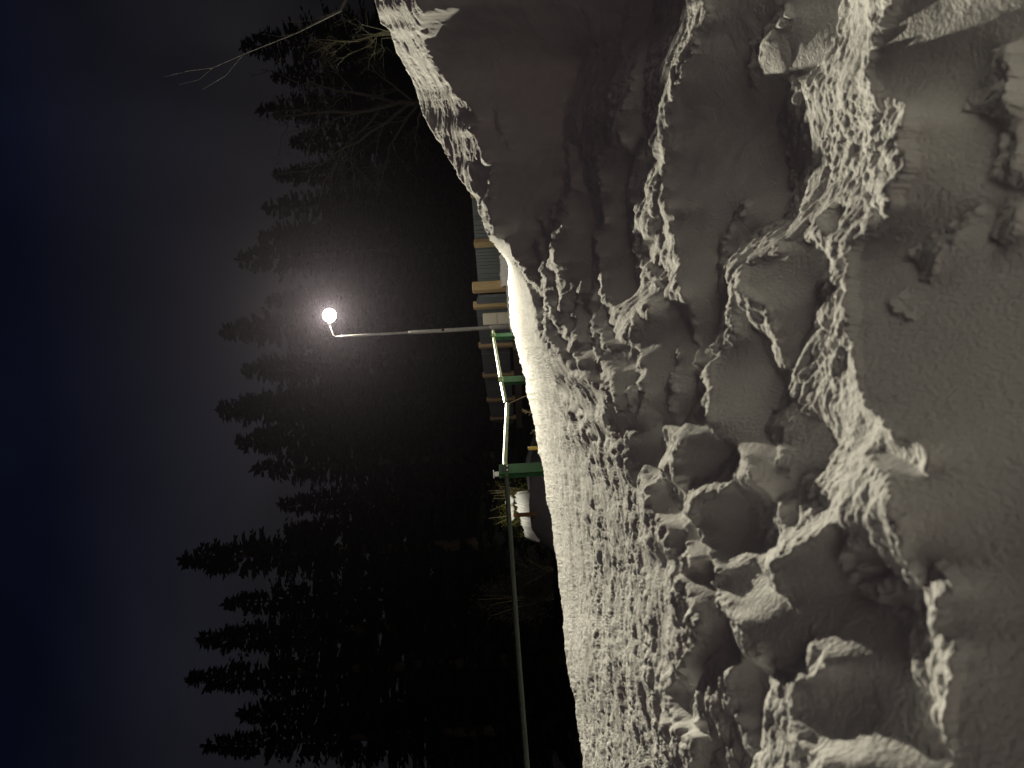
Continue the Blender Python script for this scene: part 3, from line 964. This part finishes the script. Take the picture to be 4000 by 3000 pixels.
rb = random.Random(11)
tb = at(1900, 420, 27.0)
bt = empty('bare_tree', (tb[0], tb[1], -2.1), 'large leafless tree with long crooked branches behind the snow ridge', 'tree')
fork = at(1560, 400, 27.0)
MB().tube([loc_of(bt, (tb[0], tb[1], -2.1)), loc_of(bt, (tb[0] - .1, tb[1], -.2)), loc_of(bt, fork)], [.20, .15, .10], 10).build('trunk', M['bark'], bt, True)
for (s_, e_, r_) in (((1560, 400), (1080, 440), .085), ((1600, 405), (1180, 690), .075), ((1540, 400), (1040, 300), .07), ((1480, 430), (1230, 820), .055), ((1640, 400), (1480, 760), .06), ((1660, 410), (1620, 640), .05), ((1500, 400), (1120, 560), .05), ((1620, 400), (1400, 200), .05)):
    branchwork(bt, at(*s_, 27.0), at(*e_, 27.0 + rb.uniform(-1.5, 1.5)), r_, 3, rb, M['bark'], .6, kids=(5, 7))
sb_ = at(1560, 118, 7.0)
sh = empty('bare_shrub', (sb_[0], sb_[1], -1.2), 'leafless olive shrub with fanned thin stems just behind the crest of the snow ridge', 'shrub')
root0 = at(1600, 120, 7.0)
for (pts_, r_) in (([(1500, 122), (1200, 150)], .006), ([(1480, 130), (1290, 205)], .005), ([(1460, 140), (1240, 255)], .0045), ([(1510, 120), (1330, 110)], .004), ([(1470, 140), (1420, 260)], .004), ([(1500, 135), (1390, 180)], .0035), ([(1490, 150), (1480, 240)], .0035)):
    st, en = at(*pts_[0], 7.0), at(*pts_[1], 7.0 + rb.uniform(-.3, .3))
    mid_ = (root0[0] + rb.uniform(-.03, .03), root0[1], -1.2)
    b_ = branchwork(sh, st, en, r_, 2, rb, M['olive'], .5, name='stem', kids=(5, 8), wob=.14)
    MB().tube([loc_of(sh, mid_), loc_of(sh, st)], [r_ * 1.4, r_], 6).build('stem_base', M['olive'], b_)
# a longer pale branch reaching up out of a tree beyond the edge of the picture
ob = empty('bare_tree', at(1500, -260, 9.5), 'slim leafless tree beyond the ridge with one long thin branch arching across the sky', 'tree')
ob.location.z = -1.6
bx_ = at(1500, -260, 9.5)
MB().tube([loc_of(ob, (bx_[0], bx_[1], -1.6)), loc_of(ob, at(1480, -230, 9.5)), loc_of(ob, at(1000, -180, 9.5)), loc_of(ob, at(300, -160, 9.5))], [.06, .05, .035, .012], 8).build('trunk', M['bark'], ob, True)
mb = MB()
mb.tube([loc_of(ob, at(x, y, 9.5)) for x, y in ((1460, -225), (1330, 40), (1160, 128), (1080, 160), (950, 212), (830, 265), (740, 276), (640, 300))], [.028, .02, .008, .0065, .005, .004, .003, .0016], 6)
for a_, b_ in (((1330, 40), (1090, 90)), ((1080, 160), (1090, 260)), ((950, 212), (790, 350)), ((830, 265), (700, 330)), ((1160, 128), (1000, 130))):
    mb.tube([loc_of(ob, at(*a_, 9.5)), loc_of(ob, at((a_[0] + b_[0]) / 2 + 12, (a_[1] + b_[1]) / 2 + 14, 9.4)), loc_of(ob, at(*b_, 9.4))], [.004, .003, .0015], 5)
mb.build('limb', M['bark'], ob)

# ------------------------------------------------------------------ bushes
def leafmesh(n, size, shape, rnd, mat_name):
    V, Fc = [], []
    cl = [np.array((rnd.gauss(0, .38), rnd.gauss(0, .38), abs(rnd.gauss(.42, .27)))) for _ in range(26)]
    for _ in range(n):
        c0_ = rnd.choice(cl)
        c = (c0_ + np.array([rnd.gauss(0, .12) for _ in range(3)])) * np.array(shape)
        if c[2] < 0:
            continue
        d = np.array([rnd.gauss(0, 1), rnd.gauss(0, 1), rnd.gauss(.25, .8)]); d /= np.linalg.norm(d)
        s_ = np.cross(d, np.array([rnd.gauss(0, 1), rnd.gauss(0, 1), 1.0])); s_ /= np.linalg.norm(s_) + 1e-9
        l = size * rnd.uniform(.5, 1.4)
        k = len(V)
        V.extend([tuple(c), tuple(c + d * l * .5 + s_ * l * .22), tuple(c + d * l), tuple(c + d * l * .5 - s_ * l * .22)])
        Fc.append((k, k + 1, k + 2, k + 3))
    mb = MB(); mb.v, mb.f = V, Fc
    return mb


def bush(x, y, d, shape, n, size, matn, label, seed, zb=-1.2, stems=9):
    rnd = random.Random(seed)
    p = at(x, y, d)
    o = empty('bush', (p[0], p[1], zb), label, 'bush', 'bushes behind the railing')
    leafmesh(n, size, shape, rnd, matn).build('foliage', M[matn], o)
    mb = MB()
    for k in range(stems):
        e = np.array((rnd.gauss(0, .4) * shape[0], rnd.gauss(0, .4) * shape[1], rnd.uniform(.5, 1.1) * shape[2]))
        m_ = e * np.array((.35, .35, .5)) + np.array((rnd.gauss(0, .06), 0, 0))
        mb.tube([(rnd.gauss(0, .06), rnd.gauss(0, .06), 0), m_, e], [.03, .02, .006], 5)
    mb.build('stems', M['twig'], o)
    return o


bush(2000, 2000, 33, (.95, .6, 2.5), 9000, .075, 'leaf', 'yellow green bush lit from above behind the small white snow heap', 2)
bush(2000, 1935, 34, (.9, .6, 2.4), 1500, .07, 'leaf', 'thin twiggy bush beside the fence end, dimly lit', 3, stems=22)
bush(2000, 2340, 29, (1.4, .9, 2.9), 6000, .12, 'leafgrey', 'tall greyish bush barely showing behind the long dark railing', 4)
bush(2030, 2235, 28, (1.2, .8, 1.3), 2000, .10, 'leafgrey', 'low dark grey bush under the long railing', 6)

ex_ = np.linspace(-15, -1.5, 40); ey_ = np.concatenate([np.linspace(27.6, 29.2, 14), np.linspace(29.6, 37, 12)])
grid_mesh('embankment', ex_, ey_, lambda X, Y: -2.2 + (1.72 + .10 * gnoise(X / 1.3, Y / 1.3, 81)) * np.clip((Y - 27.6) / 1.5, 0, 1) ** .6 * np.clip((-1.5 - X) / 2.5, 0, 1) ** .5 * np.clip((X + 7.3) / 1.2, 0, 1) ** .5, M['ground'])

# lit snow heap far off with a rusty post in front
HS = 30.0 / 42.0
hp = at(2015, 2015, 30.0)
HW = [(-1.45, .02), (-1.25, .34), (-.9, .42), (-.4, .52), (.0, .60), (.4, .66), (.8, .72), (1.25, .80), (1.38, .60), (1.42, .05)]
nx_, ny_ = 60, 26
vs_, fs_ = [], []
for j in range(ny_ + 1):
    v = j / ny_
    for i in range(nx_ + 1):
        u = -1.45 + 2.87 * i / nx_
        top = np.interp(u, [k[0] for k in HW], [k[1] for k in HW])
        prof = math.sin(math.pi * min(max(v, 0), 1)) ** .6
        n = gnoise(np.array([u * 4.0]), np.array([v * 7.0]), 55)[0]
        n2 = gnoise(np.array([u * 11.0]), np.array([v * 5.0]), 56)[0]
        vs_.append(((u + .05 * n2) * HS, ((v - .5) * 1.6 + .1 * n) * HS, max(-.6, (top + .45) * prof * (1 + .16 * n + .13 * n2) - .45) * HS))
for j in range(ny_):
    for i in range(nx_):
        k = j * (nx_ + 1) + i
        fs_.append((k, k + 1, k + nx_ + 2, k + nx_ + 1))
o = MB().add(vs_, fs_).build('snow_heap', M['snow_far'], None, True, (hp[0], hp[1], -.45))
tag(o, 'small brightly lit heap of white snow far off below the yellow green bush', 'snow heap')
k_ = at(2006, 2013, 28.9)
o = MB().box((0, 0, .9), (.17, .17, 1.8), R(12), .02).build('wooden_post', M['rust'], None, False, (k_[0], k_[1], k_[2] - 1.8))
tag(o, 'short rust brown post in front of the far white snow heap', 'post')
rk = random.Random(9)
for (x, y, rad, lab) in ((1992, 1956, .30, 'widest rounded lump of snow atop the far white heap, next to the fence end'), (1998, 1990, .22, 'smallest rounded lump of snow atop the far white heap, between two larger ones'), (1999, 2016, .27, 'rounded lump of snow above the rusty post on the far white heap')):
    o = lump('snow_lump', x, y, 30.5, rad * .72, lab, rk.randint(1, 90))
    o['group'] = 'snow caps on the far snow heap'
    o['category'] = 'snow lump'
# snow piled along the foot of the bright fence
nb_ = 40
f0, f1 = at(1962, 1000, 22.4), at(1962, 1125, 22.4)
vs_, fs_ = [], []
for i in range(nb_ + 1):
    t = i / nb_
    for j in range(9):
        v = j / 8
        zz = (.16 + .05 * gnoise(np.array([t * 9.0]), np.array([v * 3]), 71)[0]) * math.sin(math.pi * v) ** .7
        vs_.append((f0[0] + (f1[0] - f0[0]) * t, f0[1] + (v - .5) * 1.2, .5 * (f0[2] + f1[2]) - .1 + zz - (.5 if j in (0, 8) else 0)))
for i in range(nb_):
    for j in range(8):
        k = i * 9 + j
        fs_.append((k, k + 1, k + 10, k + 9))
o = MB().add(vs_, fs_).build('snow_drift', M['snow_far'], None, True)
tag(o, 'bright white drift of snow along the foot of the corrugated fence', 'snow drift')

# second lamp of the place: it lights the far heap and bush from above, out of sight among the trees
s2 = bpy.data.lights.new('far_lamp', 'SPOT')
s2.energy = 950
s2.color = (1.0, .95, .74)
s2.spot_size = R(46)
s2.spot_blend = .8
s2.shadow_soft_size = .1
so2 = bpy.data.objects.new('far_lamp', s2)
COL.objects.link(so2)
so2.location = (hp[0] + .9, hp[1] - 4.2, 3.0)
so2.rotation_euler = (Vector((hp[0] - .1, hp[1] + 2.0, .5)) - so2.location).to_track_quat('-Z', 'Y').to_euler()

# ------------------------------------------------------------------ thin haze added for the glow round the lamp
hz = MB().box((0, 85, 14), (420, 210, 34))
hm = bpy.data.materials.new('glow_haze')
hm.use_nodes = True
hn = hm.node_tree
hn.nodes.remove(hn.nodes['Principled BSDF'])
pv = hn.nodes.new('ShaderNodeVolumePrincipled')
pv.inputs['Color'].default_value = (.86, .78, 1.0, 1)  # violet of the lamp's glow put into the haze colour
pv.inputs['Density'].default_value = .00008
pv.inputs['Anisotropy'].default_value = .85
hn.links.new(pv.outputs[0], hn.nodes['Material Output'].inputs['Volume'])
ho = hz.build('haze', hm)
tag(ho, kind='stuff')

# ------------------------------------------------------------------ world: night sky
w = bpy.data.worlds.new('World')
sc.world = w
w.use_nodes = True
nt = w.node_tree
bg = nt.nodes['Background']
tc = nt.nodes.new('ShaderNodeTexCoord')
sx = nt.nodes.new('ShaderNodeSeparateXYZ')
nt.links.new(tc.outputs['Generated'], sx.inputs[0])
rp = nt.nodes.new('ShaderNodeValToRGB')
els = rp.color_ramp.elements
els[0].position = 0.0; els[0].color = (.0108, .0098, .0112, 1)
els[1].position = 1.0; els[1].color = (.0005, .0011, .0034, 1)
e = els.new(.28); e.color = (.0085, .0080, .0092, 1)
e = els.new(.55); e.color = (.0013, .0020, .0060, 1)
nt.links.new(sx.outputs['Z'], rp.inputs['Fac'])
cl = nt.nodes.new('ShaderNodeTexNoise')
cl.inputs['Scale'].default_value = 1.9
cl.inputs['Detail'].default_value = 4
cl.inputs['Roughness'].default_value = .5
cl.inputs['Distortion'].default_value = .6
nt.links.new(tc.outputs['Generated'], cl.inputs['Vector'])
cr = nt.nodes.new('ShaderNodeMapRange')
cr.inputs['From Min'].default_value = .35; cr.inputs['From Max'].default_value = .7
cr.inputs['To Min'].default_value = .4; cr.inputs['To Max'].default_value = 1.9
nt.links.new(cl.outputs['Fac'], cr.inputs['Value'])
cm = nt.nodes.new('ShaderNodeVectorMath'); cm.operation = 'SCALE'
nt.links.new(rp.outputs['Color'], cm.inputs[0]); nt.links.new(cr.outputs['Result'], cm.inputs['Scale'])
# glow added to the sky behind the viewer, fills the shaded snow faces
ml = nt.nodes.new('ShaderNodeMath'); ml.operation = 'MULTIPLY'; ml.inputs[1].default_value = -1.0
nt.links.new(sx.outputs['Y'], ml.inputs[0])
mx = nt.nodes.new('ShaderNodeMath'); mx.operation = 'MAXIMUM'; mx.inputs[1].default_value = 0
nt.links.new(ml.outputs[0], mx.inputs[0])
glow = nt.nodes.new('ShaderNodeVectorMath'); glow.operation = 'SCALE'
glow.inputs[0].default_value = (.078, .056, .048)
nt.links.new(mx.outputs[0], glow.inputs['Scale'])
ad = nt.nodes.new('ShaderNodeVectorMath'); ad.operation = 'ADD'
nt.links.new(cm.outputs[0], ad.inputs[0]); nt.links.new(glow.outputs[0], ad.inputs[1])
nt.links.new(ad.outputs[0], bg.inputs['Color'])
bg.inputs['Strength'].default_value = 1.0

vs = sc.view_settings
vs.view_transform = 'Standard'
vs.look = 'None'
vs.exposure = 0
vs.gamma = 1
sc.cycles.use_denoising = True
try:
    sc.cycles.denoiser = 'OPENIMAGEDENOISE'
except Exception as ex:
    print('no denoiser', ex)
sc.cycles.max_bounces = 6
sc.cycles.diffuse_bounces = 4
sc.cycles.sample_clamp_indirect = 4
